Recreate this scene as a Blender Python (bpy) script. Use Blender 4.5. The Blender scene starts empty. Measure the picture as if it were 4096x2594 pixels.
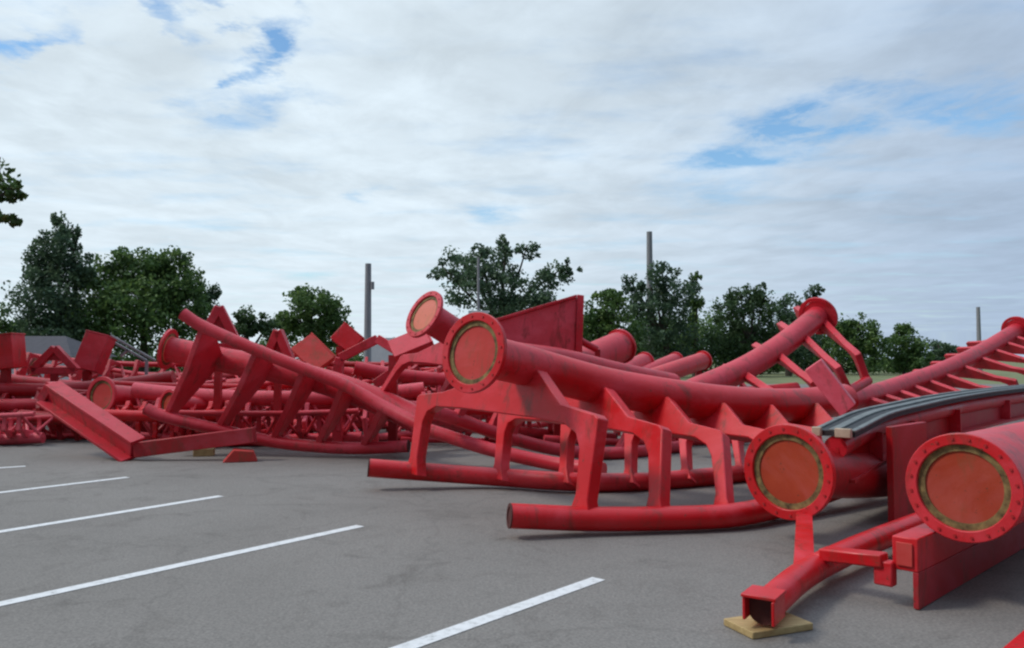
import bpy, bmesh, math, random
import numpy as np
from mathutils import Vector, Matrix
random.seed(7); RNG = np.random.default_rng(11)
R_ = math.radians
SC = bpy.context.scene
COL = SC.collection

# ------------------------------------------------------------------ camera
FPX = 796.0                      # focal length in pixels of a 1024 wide picture
CAMZ = 1.6
PITCH = math.atan(36.0 / FPX)
cam = bpy.data.cameras.new('camera'); camo = bpy.data.objects.new('camera', cam); COL.objects.link(camo)
cam.sensor_width = 36.0; cam.lens = 36.0 * FPX / 1024.0
cam.clip_start = 0.05; cam.clip_end = 3000
camo.location = (0, 0, CAMZ); camo.rotation_euler = (math.pi / 2 + PITCH, 0, 0)
SC.camera = camo

# ------------------------------------------------------------------ world, sun, exposure
SUN_EL, SUN_AZ = R_(46), R_(-98)          # azimuth from +Y (view direction) towards +X
SUN_DIR = Vector((math.sin(SUN_AZ) * math.cos(SUN_EL), math.cos(SUN_AZ) * math.cos(SUN_EL), math.sin(SUN_EL)))
SC.view_settings.view_transform = 'Standard'; SC.view_settings.look = 'None'
SC.view_settings.exposure = 0.25; SC.view_settings.gamma = 1.0
SC.cycles.use_denoising = True
SC.cycles.filter_width = 2.3
SC.cycles.max_bounces = 6

def build_world():
    w = bpy.data.worlds.new('World'); SC.world = w; w.use_nodes = True
    nt = w.node_tree; N = nt.nodes; L = nt.links; N.clear()
    out = N.new('ShaderNodeOutputWorld')
    sky = N.new('ShaderNodeTexSky'); sky.sky_type = 'NISHITA'; sky.sun_disc = False
    sky.sun_elevation = SUN_EL; sky.sun_rotation = SUN_AZ; sky.air_density = 1.2; sky.dust_density = 0.6; sky.ozone_density = 2.0
    bg_sky = N.new('ShaderNodeBackground'); bg_sky.inputs['Strength'].default_value = 0.095
    bl = N.new('ShaderNodeMix'); bl.data_type = 'RGBA'; bl.blend_type = 'MULTIPLY'; bl.inputs['Factor'].default_value = 1
    bl.inputs['B'].default_value = (1.0, 1.27, 1.42, 1)
    L.new(sky.outputs['Color'], bl.inputs['A']); L.new(bl.outputs['Result'], bg_sky.inputs['Color'])
    tc = N.new('ShaderNodeTexCoord'); nrm = N.new('ShaderNodeVectorMath'); nrm.operation = 'NORMALIZE'
    L.new(tc.outputs['Generated'], nrm.inputs[0])
    sep = N.new('ShaderNodeSeparateXYZ'); L.new(nrm.outputs['Vector'], sep.inputs[0])
    def math_(op, a, b=None, clamp=False):
        m = N.new('ShaderNodeMath'); m.operation = op; m.use_clamp = clamp
        for i, v in enumerate((a, b)):
            if v is None: continue
            if isinstance(v, (int, float)): m.inputs[i].default_value = v
            else: L.new(v, m.inputs[i])
        return m.outputs[0]
    zc = math_('MAXIMUM', sep.outputs['Z'], 0.03)
    za = math_('ADD', zc, 0.03)
    u = math_('DIVIDE', sep.outputs['X'], za); v = math_('DIVIDE', sep.outputs['Y'], za)
    comb = N.new('ShaderNodeCombineXYZ'); L.new(u, comb.inputs[0]); L.new(v, comb.inputs[1])
    def noise(scale, detail, rough, rot=0.0, sx=1.0, sy=1.0, dist=0.0, off=(0, 0, 0)):
        mp = N.new('ShaderNodeMapping'); mp.inputs['Rotation'].default_value = (0, 0, rot)
        mp.inputs['Scale'].default_value = (sx, sy, 1); mp.inputs['Location'].default_value = off
        L.new(comb.outputs[0], mp.inputs['Vector'])
        n = N.new('ShaderNodeTexNoise'); n.inputs['Scale'].default_value = scale; n.inputs['Detail'].default_value = detail
        n.inputs['Roughness'].default_value = rough; n.inputs['Distortion'].default_value = dist
        L.new(mp.outputs[0], n.inputs['Vector']); return n.outputs['Fac']
    def rng(val, a, b, c=0.0, d=1.0):
        m = N.new('ShaderNodeMapRange'); m.interpolation_type = 'SMOOTHSTEP'
        L.new(val, m.inputs['Value'])
        for i, x in zip(('From Min', 'From Max', 'To Min', 'To Max'), (a, b, c, d)): m.inputs[i].default_value = x
        return m.outputs[0]
    wn = N.new('ShaderNodeTexNoise'); wn.inputs['Scale'].default_value = 2.3; wn.inputs['Detail'].default_value = 6; wn.inputs['Roughness'].default_value = .62
    L.new(comb.outputs[0], wn.inputs['Vector'])
    ws = N.new('ShaderNodeVectorMath'); ws.operation = 'SUBTRACT'; ws.inputs[1].default_value = (.5, .5, .5); L.new(wn.outputs['Color'], ws.inputs[0])
    wob = N.new('ShaderNodeVectorMath'); wob.operation = 'MULTIPLY_ADD'; wob.inputs[1].default_value = (.9, .9, 0)
    L.new(ws.outputs[0], wob.inputs[0]); L.new(comb.outputs[0], wob.inputs[2])
    # openings in the cloud deck (positions on the cloud plane)
    def gap(uc, vc, ang, ru, rv, s):
        sb = N.new('ShaderNodeVectorMath'); sb.operation = 'SUBTRACT'; sb.inputs[1].default_value = (uc, vc, 0)
        L.new(wob.outputs[0], sb.inputs[0])
        mp = N.new('ShaderNodeMapping'); mp.vector_type = 'TEXTURE'; mp.inputs['Rotation'].default_value = (0, 0, ang)
        mp.inputs['Scale'].default_value = (ru, rv, 1)
        L.new(sb.outputs[0], mp.inputs['Vector'])
        ln = N.new('ShaderNodeVectorMath'); ln.operation = 'LENGTH'; L.new(mp.outputs[0], ln.inputs[0])
        return rng(ln.outputs['Value'], 1.0, 0.0, 0.0, s)
    def uv(X, Y):                      # photo position -> cloud plane
        px, py = X / 2.3516, Y / 2.3516
        d = Vector(((px - 512) / FPX, 1.0, (360 - py) / FPX)).normalized()
        return d.x / (d.z + .03), d.y / (d.z + .03)
    gaps = []
    def seg(a, b, wid, s):
        (u0, v0), (u1, v1) = uv(*a), uv(*b)
        gaps.append(gap((u0 + u1) / 2, (v0 + v1) / 2, math.atan2(v1 - v0, u1 - u0), math.hypot(u1 - u0, v1 - v0) / 2 * 1.25, wid, s))
    seg((1600, 405), (1850, 318), .42, 1.1); seg((1760, 355), (2080, 238), .46, 1.35); seg((1990, 262), (2110, 170), .2, .8)
    seg((2120, 290), (2460, 185), .5, 1.0); seg((1560, 480), (1800, 400), .5, .50)
    seg((535, 72), (700, 122), .22, 1.15); seg((515, 148), (655, 176), .17, 1.2); seg((540, 225), (670, 270), .4, .6)
    seg((-80, 60), (80, 105), .4, 1.0); seg((320, 0), (460, 25), .2, .8); seg((410, 200), (560, 250), .25, .35)
    seg((1060, 505), (1240, 500), .4, .62); seg((790, 445), (900, 448), .28, .4); seg((640, 650), (760, 645), .7, .45)
    tot = gaps[0]
    for g in gaps[1:]: tot = math_('MAXIMUM', tot, g)
    n_edge = noise(4.2, 8, .66, rot=.9, sx=1.0, sy=.7, dist=.6)
    thin = math_('MULTIPLY', tot, rng(n_edge, .32, .62, .35, 1.15))
    n_thin = noise(1.1, 6, .6, rot=.6, sx=1, sy=1.9, off=(3, 1, 0))
    thin2 = math_('ADD', thin, rng(n_thin, .48, .82, 0, .5))
    cover = math_('SUBTRACT', 1.0, thin2, True)
    # cloud brightness : broad, fine streaks, and the sun's side
    n_b = noise(.95, 9, .60, rot=.9, sx=1.0, sy=1.0, off=(1.7, 4.2, 0), dist=.25)
    n_s = noise(3.4, 8, .62, rot=.95, sx=.9, sy=.55, off=(.7, 2, 0), dist=.5)
    bright = math_('MULTIPLY', math_('ADD', rng(n_b, .30, .70, -.12, .09), rng(n_s, .32, .68, -.065, .05)), rng(sep.outputs['Z'], .0, .26, .35, 1.0))
    hz = N.new('ShaderNodeVectorMath'); hz.operation = 'DOT_PRODUCT'; L.new(nrm.outputs[0], hz.inputs[0])
    sd = Vector((-.56, .78, .27)).normalized(); hz.inputs[1].default_value = sd
    side = rng(hz.outputs['Value'], .30, .97, 0.0, 1.0)
    back = rng(sep.outputs['Y'], .2, -.5, 0.0, .68)  # sky dimmed behind the camera to cut fill and deepen shaded sides
    zen = rng(sep.outputs['Z'], .45, .95, 0.0, 1.0)
    cA = N.new('ShaderNodeMix'); cA.data_type = 'RGBA'
    cA.inputs['A'].default_value = (0.345, 0.44, 0.575, 1); cA.inputs['B'].default_value = (0.625, 0.72, 0.79, 1)
    L.new(side, cA.inputs['Factor'])
    mul = N.new('ShaderNodeVectorMath'); mul.operation = 'SCALE'
    L.new(cA.outputs['Result'], mul.inputs[0])
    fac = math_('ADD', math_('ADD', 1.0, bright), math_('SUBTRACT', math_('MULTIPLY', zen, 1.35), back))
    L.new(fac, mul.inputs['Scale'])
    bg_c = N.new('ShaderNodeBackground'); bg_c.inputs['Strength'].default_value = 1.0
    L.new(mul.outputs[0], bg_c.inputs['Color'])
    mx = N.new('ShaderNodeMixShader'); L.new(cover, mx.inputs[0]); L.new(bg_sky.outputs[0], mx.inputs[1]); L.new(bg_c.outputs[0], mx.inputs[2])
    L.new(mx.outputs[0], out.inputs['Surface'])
build_world()

sun = bpy.data.lights.new('sun', 'SUN'); sun.energy = 1.5; sun.angle = R_(12); sun.color = (1.0, .96, .9)
suno = bpy.data.objects.new('sun', sun); COL.objects.link(suno)
suno.rotation_euler = (-SUN_DIR).to_track_quat('-Z', 'Y').to_euler()

# ------------------------------------------------------------------ helpers
DS = 2.3516                      # photo measuring scale
F_ = Vector((0, math.cos(PITCH), math.sin(PITCH))); U_ = Vector((0, -math.sin(PITCH), math.cos(PITCH)))
def ray(X, Y):
    px, py = X / DS, Y / DS
    return F_ + Vector((1, 0, 0)) * ((px - 512) / FPX) + U_ * ((324 - py) / FPX)
def P(X, Y, d, zmin=None):       # world point at distance d (metres along +Y)
    r = ray(X, Y); p = Vector((0, 0, CAMZ)) + r * (d / r.y)
    if zmin is not None and p.z < zmin:
        p = Vector((0, 0, CAMZ)) + r * ((zmin - CAMZ) / r.z)
    return p
def G(X, Y, z=0.0):              # where the sight line meets the ground
    r = ray(X, Y); return Vector((0, 0, CAMZ)) + r * ((z - CAMZ) / r.z)

def tag(o, label=None, cat=None, group=None, kind=None):
    if label: o['label'] = label
    if cat: o['category'] = cat
    if group: o['group'] = group
    if kind: o['kind'] = kind
    return o
def empty(name, loc, label, cat, group=None):
    o = bpy.data.objects.new(name, None); COL.objects.link(o); o.location = loc; o.empty_display_size = .2
    return tag(o, label, cat, group)

def spl(pts, n=8):               # Catmull-Rom through the points
    pts = [Vector(p) for p in pts]
    if len(pts) == 2: return [pts[0].lerp(pts[1], i / n) for i in range(n + 1)]
    q = [pts[0] * 2 - pts[1]] + pts + [pts[-1] * 2 - pts[-2]]
    out = []
    for i in range(1, len(q) - 2):
        p0, p1, p2, p3 = q[i - 1:i + 3]
        for k in range(n):
            t = k / n
            out.append(.5 * ((2 * p1) + (p2 - p0) * t + (2 * p0 - 5 * p1 + 4 * p2 - p3) * t * t + (3 * p1 - p0 - 3 * p2 + p3) * t ** 3))
    out.append(pts[-1]); return out

class MB:
    def __init__(s): s.v = []; s.f = []
    def add(s, vs, fs):
        o = len(s.v); s.v += [Vector(v) for v in vs]; s.f += [tuple(i + o for i in f) for f in fs]; return s
    def tube(s, pts, r, seg=20, caps=True, hollow=0):
        pts = [Vector(p) for p in pts]; n = len(pts)
        rs = r if isinstance(r, (list, tuple)) else [r] * n
        t = (pts[1] - pts[0]).normalized(); a = t.orthogonal().normalized()
        vs = []; fs = []
        for i, p in enumerate(pts):
            t = (pts[min(i + 1, n - 1)] - pts[max(i - 1, 0)]).normalized()
            a = (a - t * a.dot(t)).normalized(); b = t.cross(a)
            for k in range(seg):
                c = 2 * math.pi * k / seg
                vs.append(p + (a * math.cos(c) + b * math.sin(c)) * rs[i])
        for i in range(n - 1):
            for k in range(seg):
                k2 = (k + 1) % seg
                fs.append((i * seg + k, i * seg + k2, (i + 1) * seg + k2, (i + 1) * seg + k))
        if caps:
            fs.append(tuple(range(seg - 1, -1, -1))); fs.append(tuple((n - 1) * seg + k for k in range(seg)))
        return s.add(vs, fs)
    def pipe_end(s, c, axis, r0, r1, depth, seg=24):      # open pipe mouth: rim ring and an inner wall
        axis = Vector(axis).normalized(); a = axis.orthogonal().normalized(); b = axis.cross(a)
        vs = []; fs = []
        for (r, h) in ((r0, 0.0), (r1, 0.0), (r1, depth)):
            for k in range(seg):
                t = 2 * math.pi * k / seg; vs.append(c + (a * math.cos(t) + b * math.sin(t)) * r + axis * h)
        for j in range(2):
            for k in range(seg):
                k2 = (k + 1) % seg; fs.append((j * seg + k, j * seg + k2, (j + 1) * seg + k2, (j + 1) * seg + k))
        fs.append(tuple(2 * seg + k for k in range(seg)))
        return s.add(vs, fs)
    def ring(s, c, axis, ro, ri, th, seg=40):
        axis = Vector(axis).normalized(); a = axis.orthogonal().normalized(); b = axis.cross(a)
        vs = []; fs = []
        for (r, h) in ((ro, 0), (ro, th), (ri, th), (ri, 0)):
            for k in range(seg):
                t = 2 * math.pi * k / seg; vs.append(Vector(c) + (a * math.cos(t) + b * math.sin(t)) * r + axis * h)
        for j in range(4):
            for k in range(seg):
                k2 = (k + 1) % seg; j2 = (j + 1) % 4
                fs.append((j * seg + k, j * seg + k2, j2 * seg + k2, j2 * seg + k))
        return s.add(vs, fs)
    def prism(s, poly, o, U, V, N):      # poly in (u,v); extruded along N both ways
        n = len(poly); vs = [Vector(o) + Vector(U) * a + Vector(V) * b + Vector(N) * sg for sg in (-.5, .5) for a, b in poly]
        fs = [tuple(range(n - 1, -1, -1)), tuple(range(n, 2 * n))]
        for k in range(n): k2 = (k + 1) % n; fs.append((k, k2, n + k2, n + k))
        return s.add(vs, fs)
    def beam(s, a, b, w, h, up=(0, 0, 1), w2=None, h2=None):
        a = Vector(a); b = Vector(b); t = (b - a).normalized(); sd = t.cross(Vector(up))
        sd = sd.normalized() if sd.length > 1e-4 else t.orthogonal().normalized(); uu = sd.cross(t).normalized()
        vs = []
        for p, ww, hh in ((a, w, h), (b, w2 or w, h2 or h)):
            for x, y in ((-1, -1), (1, -1), (1, 1), (-1, 1)): vs.append(p + sd * x * ww / 2 + uu * y * hh / 2)
        return s.add(vs, [(3, 2, 1, 0), (4, 5, 6, 7), (0, 1, 5, 4), (1, 2, 6, 5), (2, 3, 7, 6), (3, 0, 4, 7)])
    def path_beam(s, pts, w, h, up=(0, 0, 1), off=0.0, lift=0.0):
        pts = [Vector(p) for p in pts]; n = len(pts); vs = []; fs = []; up = Vector(up)
        for i, p in enumerate(pts):
            t = (pts[min(i + 1, n - 1)] - pts[max(i - 1, 0)]).normalized(); sd = t.cross(up).normalized(); uu = sd.cross(t)
            c = p + sd * off + uu * lift
            for x, y in ((-1, -1), (1, -1), (1, 1), (-1, 1)): vs.append(c + sd * x * w / 2 + uu * y * h / 2)
        for i in range(n - 1):
            for k in range(4):
                k2 = (k + 1) % 4; fs.append((i * 4 + k, i * 4 + k2, i * 4 + 4 + k2, i * 4 + 4 + k))
        fs += [(3, 2, 1, 0), tuple((n - 1) * 4 + k for k in range(4))]
        return s.add(vs, fs)
    def plate(s, c4, N):                  # four corners thickened by N
        N = Vector(N); a = [Vector(c) for c in c4]
        return s.add(a + [p + N for p in a], [(3, 2, 1, 0), (4, 5, 6, 7), (0, 1, 5, 4), (1, 2, 6, 5), (2, 3, 7, 6), (3, 0, 4, 7)])
    def build(s, name, mat, parent=None, bevel=0, smooth=True):
        me = bpy.data.meshes.new(name); org = parent_world(parent)
        me.from_pydata([v - org for v in s.v], [], s.f)
        bm = bmesh.new(); bm.from_mesh(me); bmesh.ops.recalc_face_normals(bm, faces=bm.faces); bm.to_mesh(me); bm.free()
        me.materials.append(mat)
        if smooth:
            me.polygons.foreach_set('use_smooth', [True] * len(me.polygons)); me.set_sharp_from_angle(angle=R_(35))
        o = bpy.data.objects.new(name, me); COL.objects.link(o)
        if parent is not None: o.parent = parent
        if bevel:
            m = o.modifiers.new('bevel', 'BEVEL'); m.width = bevel; m.segments = 2; m.limit_method = 'ANGLE'; m.angle_limit = R_(50)
        return o
def parent_world(p):
    v = Vector((0, 0, 0))
    while p is not None: v += Vector(p.location); p = p.parent
    return v
def top_mesh(name, mb, mat, label, cat, group=None, bevel=0, smooth=True, origin=None):
    org = origin or (sum((v for v in mb.v), Vector()) / len(mb.v)); org = Vector((org.x, org.y, min(v.z for v in mb.v)))
    for i in range(len(mb.v)): mb.v[i] = mb.v[i] - org
    o = mb.build(name, mat, None, bevel, smooth); o.location = org
    return tag(o, label, cat, group)

# ------------------------------------------------------------------ materials
def new_mat(name):
    m = bpy.data.materials.new(name); m.use_nodes = True; nt = m.node_tree
    return m, nt, nt.nodes, nt.links, nt.nodes['Principled BSDF']
def nz(N, L, scale, detail=5, rough=.6, coord='Object', sx=(1, 1, 1), dist=0):
    tc = N.new('ShaderNodeTexCoord'); mp = N.new('ShaderNodeMapping'); mp.inputs['Scale'].default_value = sx
    L.new(tc.outputs[coord], mp.inputs[0])
    n = N.new('ShaderNodeTexNoise'); n.inputs['Scale'].default_value = scale; n.inputs['Detail'].default_value = detail
    n.inputs['Roughness'].default_value = rough; n.inputs['Distortion'].default_value = dist; L.new(mp.outputs[0], n.inputs['Vector']); return n
def ramp(N, L, src, stops):
    r = N.new('ShaderNodeValToRGB'); el = r.color_ramp.elements
    while len(el) < len(stops): el.new(.5)
    for e, (p, c) in zip(el, stops): e.position = p; e.color = c if len(c) == 4 else (*c, 1)
    L.new(src, r.inputs[0]); return r
def paint(name, c0, c1, rough=.32, dirt=(.15, .035, .02), spec=.42, fade=None):
    m, nt, N, L, b = new_mat(name)
    fade = fade or tuple(min(1, c * k + a) for c, k, a in zip(c1, (1.12, 1.0, 1.0), (.03, .06, .08)))
    n1 = nz(N, L, 1.3, 6, .65); r1 = ramp(N, L, n1.outputs['Fac'], [(.32, c0), (.66, c1)])
    # chalky faded patches
    n4 = nz(N, L, .9, 7, .68, sx=(1, 1, 1.6), dist=.6); r4 = ramp(N, L, n4.outputs['Fac'], [(.47, (0, 0, 0)), (.72, (1, 1, 1))])
    m4 = N.new('ShaderNodeMath'); m4.operation = 'MULTIPLY'; m4.inputs[1].default_value = .75; L.new(r4.outputs[0], m4.inputs[0])
    mf = N.new('ShaderNodeMix'); mf.data_type = 'RGBA'; mf.inputs['B'].default_value = (*fade, 1)
    L.new(m4.outputs[0], mf.inputs['Factor']); L.new(r1.outputs[0], mf.inputs['A'])
    # dirt runs, then small rust chips
    n2 = nz(N, L, 4.5, 8, .72, sx=(1, 1, .35), dist=.4); r2 = ramp(N, L, n2.outputs['Fac'], [(.53, (0, 0, 0)), (.70, (1, 1, 1))])
    mx = N.new('ShaderNodeMix'); mx.data_type = 'RGBA'; mx.inputs['B'].default_value = (*dirt, 1)
    ml = N.new('ShaderNodeMath'); ml.operation = 'MULTIPLY'; ml.inputs[1].default_value = .85
    L.new(r2.outputs[0], ml.inputs[0]); L.new(ml.outputs[0], mx.inputs['Factor']); L.new(mf.outputs['Result'], mx.inputs['A'])
    n5 = nz(N, L, 21, 6, .7); r5 = ramp(N, L, n5.outputs['Fac'], [(.64, (0, 0, 0)), (.67, (1, 1, 1))])
    mc = N.new('ShaderNodeMix'); mc.data_type = 'RGBA'; mc.inputs['B'].default_value = (.12, .045, .025, 1)
    L.new(r5.outputs[0], mc.inputs['Factor']); L.new(mx.outputs['Result'], mc.inputs['A'])
    L.new(mc.outputs['Result'], b.inputs['Base Color'])
    rr = ramp(N, L, n4.outputs['Fac'], [(.3, (rough - .06,) * 3), (.72, (rough + .25,) * 3)]); L.new(rr.outputs[0], b.inputs['Roughness'])
    b.inputs['Specular IOR Level'].default_value = spec
    n3 = nz(N, L, 14, 5); bp = N.new('ShaderNodeBump'); bp.inputs['Strength'].default_value = .12; bp.inputs['Distance'].default_value = .012
    L.new(n3.outputs['Fac'], bp.inputs['Height']); L.new(bp.outputs[0], b.inputs['Normal'])
    return m
def plain(name, c0, c1, rough=.6, scale=6, metal=0, sx=(1, 1, 1)):
    m, nt, N, L, b = new_mat(name)
    n = nz(N, L, scale, 6, .65, sx=sx); r = ramp(N, L, n.outputs['Fac'], [(.33, c0), (.68, c1)]); L.new(r.outputs[0], b.inputs['Base Color'])
    b.inputs['Roughness'].default_value = rough; b.inputs['Metallic'].default_value = metal
    return m
M = {}
M['red'] = paint('red_paint', (.55, .004, .008), (.63, .010, .014))
M['crimson'] = paint('faded_crimson_paint', (.51, .011, .023), (.59, .024, .038), rough=.38)
M['dark_red'] = paint('deep_and_shaded_red', (.35, .004, .008), (.42, .009, .014), rough=.42)  # also carries painted shade on the strip section's spine
M['pink'] = paint('faded_and_lit_pink_red', (.60, .045, .065), (.68, .075, .10), rough=.45)  # pale variant that also puts pink highlights of the heap into colour
M['orange'] = paint('orange_primer', (.50, .033, .028), (.57, .055, .042), rough=.6, dirt=(.22, .08, .04), spec=.3)
M['cover_rust'] = paint('weathered_orange_cover', (.34, .030, .011), (.43, .055, .018), rough=.6, dirt=(.2, .08, .03), spec=.3)
M['cover_pale'] = paint('pale_orange_cover', (.62, .16, .10), (.68, .2, .13), rough=.65, dirt=(.4, .2, .1), spec=.3)
M['gasket'] = plain('tan_gasket', (.06, .035, .012), (.31, .215, .075), .8, 13)
M['bolt'] = plain('dark_bolt', (.38, .010, .012), (.46, .02, .02), .5, 20)
M['wood'] = plain('yellow_lumber', (.34, .225, .09), (.50, .36, .16), .8, 4, sx=(1, 9, 6))
M['tan'] = plain('tan_end_block', (.38, .29, .2), (.5, .4, .29), .75, 14)
M['strip'] = plain('grey_steel_strip', (.075, .085, .08), (.17, .185, .17), .5, 9)
M['rubber'] = plain('black_rubber', (.012, .013, .015), (.03, .032, .034), .7, 14)
M['bore'] = plain('shaded_pipe_bore', (.06, .012, .01), (.10, .02, .014), .8, 8)  # dark red puts the shade of hollow pipe ends into flat discs
M['pole'] = plain('weathered_grey_pole', (.21, .21, .22), (.32, .32, .335), .8, 3, sx=(6, 6, .4))
M['bark'] = plain('bark', (.05, .04, .03), (.11, .09, .07), .9, 3, sx=(3, 3, .5))
M['roof'] = plain('grey_shingle', (.045, .042, .05), (.075, .07, .08), .85, 3, sx=(1, 1, 6))
M['siding'] = plain('white_siding', (.62, .62, .62), (.72, .72, .72), .6, 2)
M['glass'] = plain('dark_window', (.02, .025, .03), (.04, .05, .06), .15, 2)
M['drum'] = plain('grey_metal', (.2, .2, .21), (.3, .3, .31), .5, 4)

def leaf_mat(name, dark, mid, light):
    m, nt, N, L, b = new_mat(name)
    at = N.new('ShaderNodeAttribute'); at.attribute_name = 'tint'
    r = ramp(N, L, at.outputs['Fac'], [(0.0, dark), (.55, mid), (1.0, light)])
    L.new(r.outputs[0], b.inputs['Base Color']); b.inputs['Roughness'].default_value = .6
    b.inputs['Specular IOR Level'].default_value = .3
    tr = N.new('ShaderNodeBsdfTranslucent'); L.new(r.outputs[0], tr.inputs['Color'])
    mx = N.new('ShaderNodeMixShader'); mx.inputs[0].default_value = .32
    L.new(b.outputs[0], mx.inputs[1]); L.new(tr.outputs[0], mx.inputs[2]); L.new(mx.outputs[0], N['Material Output'].inputs[0])
    return m
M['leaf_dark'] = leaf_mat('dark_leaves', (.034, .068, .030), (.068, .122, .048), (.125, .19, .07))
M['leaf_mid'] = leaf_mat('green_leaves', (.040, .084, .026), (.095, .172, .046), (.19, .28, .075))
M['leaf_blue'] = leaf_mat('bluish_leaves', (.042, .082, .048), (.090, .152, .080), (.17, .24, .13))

# ------------------------------------------------------------------ ground
def sheet(name, pts, z, mat, kind='structure', sub=0):
    me = bpy.data.meshes.new(name); me.from_pydata([(x, y, z) for x, y in pts], [], [tuple(range(len(pts)))])
    me.materials.append(mat); o = bpy.data.objects.new(name, me); COL.objects.link(o); o['kind'] = kind; return o
m, nt, N, L, b = new_mat('dry_lawn')
n = nz(N, L, .35, 8, .7); r = ramp(N, L, n.outputs['Fac'], [(.3, (.10, .12, .045)), (.55, (.17, .18, .075)), (.75, (.24, .22, .11))]); L.new(r.outputs[0], b.inputs['Base Color']); b.inputs['Roughness'].default_value = .95
M['lawn'] = m
m, nt, N, L, b = new_mat('asphalt')
n1 = nz(N, L, .28, 6, .6, dist=.6); r1 = ramp(N, L, n1.outputs['Fac'], [(.30, (.170, .153, .134)), (.52, (.196, .177, .156)), (.72, (.216, .196, .174))])
n2 = nz(N, L, 55, 4, .75); r2 = ramp(N, L, n2.outputs['Fac'], [(.32, (.66,) * 3), (.68, (1.28,) * 3)])
mx = N.new('ShaderNodeMix'); mx.data_type = 'RGBA'; mx.blend_type = 'MULTIPLY'; mx.inputs['Factor'].default_value = 1
L.new(r1.outputs[0], mx.inputs['A']); L.new(r2.outputs[0], mx.inputs['B'])
n3 = nz(N, L, 1.6, 7, .7, dist=1.2); r3 = ramp(N, L, n3.outputs['Fac'], [(.52, (1, 1, 1)), (.60, (.90, .895, .89)), (.72, (.64, .63, .62))])
mx2 = N.new('ShaderNodeMix'); mx2.data_type = 'RGBA'; mx2.blend_type = 'MULTIPLY'; mx2.inputs['Factor'].default_value = 1
L.new(mx.outputs['Result'], mx2.inputs['A']); L.new(r3.outputs[0], mx2.inputs['B'])
# sealed cracks: thin dark veins
vo = N.new('ShaderNodeTexVoronoi'); vo.feature = 'DISTANCE_TO_EDGE'; vo.inputs['Scale'].default_value = .33
tc = N.new('ShaderNodeTexCoord'); nd = nz(N, L, 1.2, 5, .6); av = N.new('ShaderNodeVectorMath'); av.operation = 'MULTIPLY_ADD'
av.inputs[1].default_value = (1.1, 1.1, 0); L.new(nd.outputs['Color'], av.inputs[0]); L.new(tc.outputs['Object'], av.inputs[2]); L.new(av.outputs[0], vo.inputs['Vector'])
rv = ramp(N, L, vo.outputs['Distance'], [(0.0, (.62, .61, .60)), (.012, (1, 1, 1))])
mx3 = N.new('ShaderNodeMix'); mx3.data_type = 'RGBA'; mx3.blend_type = 'MULTIPLY'; mx3.inputs['Factor'].default_value = .34
L.new(mx2.outputs['Result'], mx3.inputs['A']); L.new(rv.outputs[0], mx3.inputs['B'])
n6 = nz(N, L, .75, 3, .5, sx=(1, 1, 1)); r6 = ramp(N, L, n6.outputs['Fac'], [(.67, (1, 1, 1)), (.74, (.80, .79, .78))])
n7 = nz(N, L, .55, 6, .7, sx=(.25, 3.2, 1), dist=.2); r7 = ramp(N, L, n7.outputs['Fac'], [(.60, (1, 1, 1)), (.70, (.82, .815, .81))])
mx4 = N.new('ShaderNodeMix'); mx4.data_type = 'RGBA'; mx4.blend_type = 'MULTIPLY'; mx4.inputs['Factor'].default_value = 1; L.new(mx3.outputs['Result'], mx4.inputs['A']); L.new(r6.outputs[0], mx4.inputs['B'])
mx5 = N.new('ShaderNodeMix'); mx5.data_type = 'RGBA'; mx5.blend_type = 'MULTIPLY'; mx5.inputs['Factor'].default_value = .8; L.new(mx4.outputs['Result'], mx5.inputs['A']); L.new(r7.outputs[0], mx5.inputs['B'])
L.new(mx5.outputs['Result'], b.inputs['Base Color']); b.inputs['Roughness'].default_value = .86
bp = N.new('ShaderNodeBump'); bp.inputs['Strength'].default_value = .35; bp.inputs['Distance'].default_value = .006; L.new(n2.outputs['Fac'], bp.inputs['Height']); L.new(bp.outputs[0], b.inputs['Normal'])
M['asphalt'] = m
m, nt, N, L, b = new_mat('worn_white_paint')
n1 = nz(N, L, 16, 7, .75); r1 = ramp(N, L, n1.outputs['Fac'], [(.30, (.26, .25, .24)), (.37, (.52, .51, .49)), (.48, (.67, .66, .64)), (.72, (.76, .75, .73))]); L.new(r1.outputs[0], b.inputs['Base Color']); b.inputs['Roughness'].default_value = .75
M['white'] = m
sheet('ground', [(-900, -60), (900, -60), (900, 1500), (-900, 1500)], 0.0, M['lawn'])
sheet('parking_lot', [(-120, -30), (120, -30), (120, 53), (-120, 53)], 0.004, M['asphalt'])
def stripe(X0, Y0, X1, Y1, w, label, extend=0.0):
    a, c = G(X0, Y0, .008), G(X1, Y1, .008); t = (c - a).normalized(); a = a - t * extend
    sd = Vector((t.y, -t.x, 0)) * w / 2
    n = 14; top = []; bot = []
    for i in range(n + 1):
        p = a.lerp(c, i / n); j = random.uniform(-.006, .006)
        top.append(p + sd * (1 + j)); bot.append(p - sd * (1 - j))
    mb = MB(); mb.add(top + bot, [(i, i + 1, n + 2 + i, n + 1 + i) for i in range(n)])
    o = mb.build('parking_line', M['white'], None, smooth=False); o['kind'] = 'structure'; return o
stripe(945, 1525, 1408, 1360, .115, '', 2.5)
stripe(0, 1420, 848, 1236, .115, '', 2.5)
stripe(0, 1250, 520, 1166, .12, '', 2.5)
stripe(0, 1158, 300, 1122, .12, '', 2.5)
stripe(0, 1100, 60, 1096, .12, '', 2.5)

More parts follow.
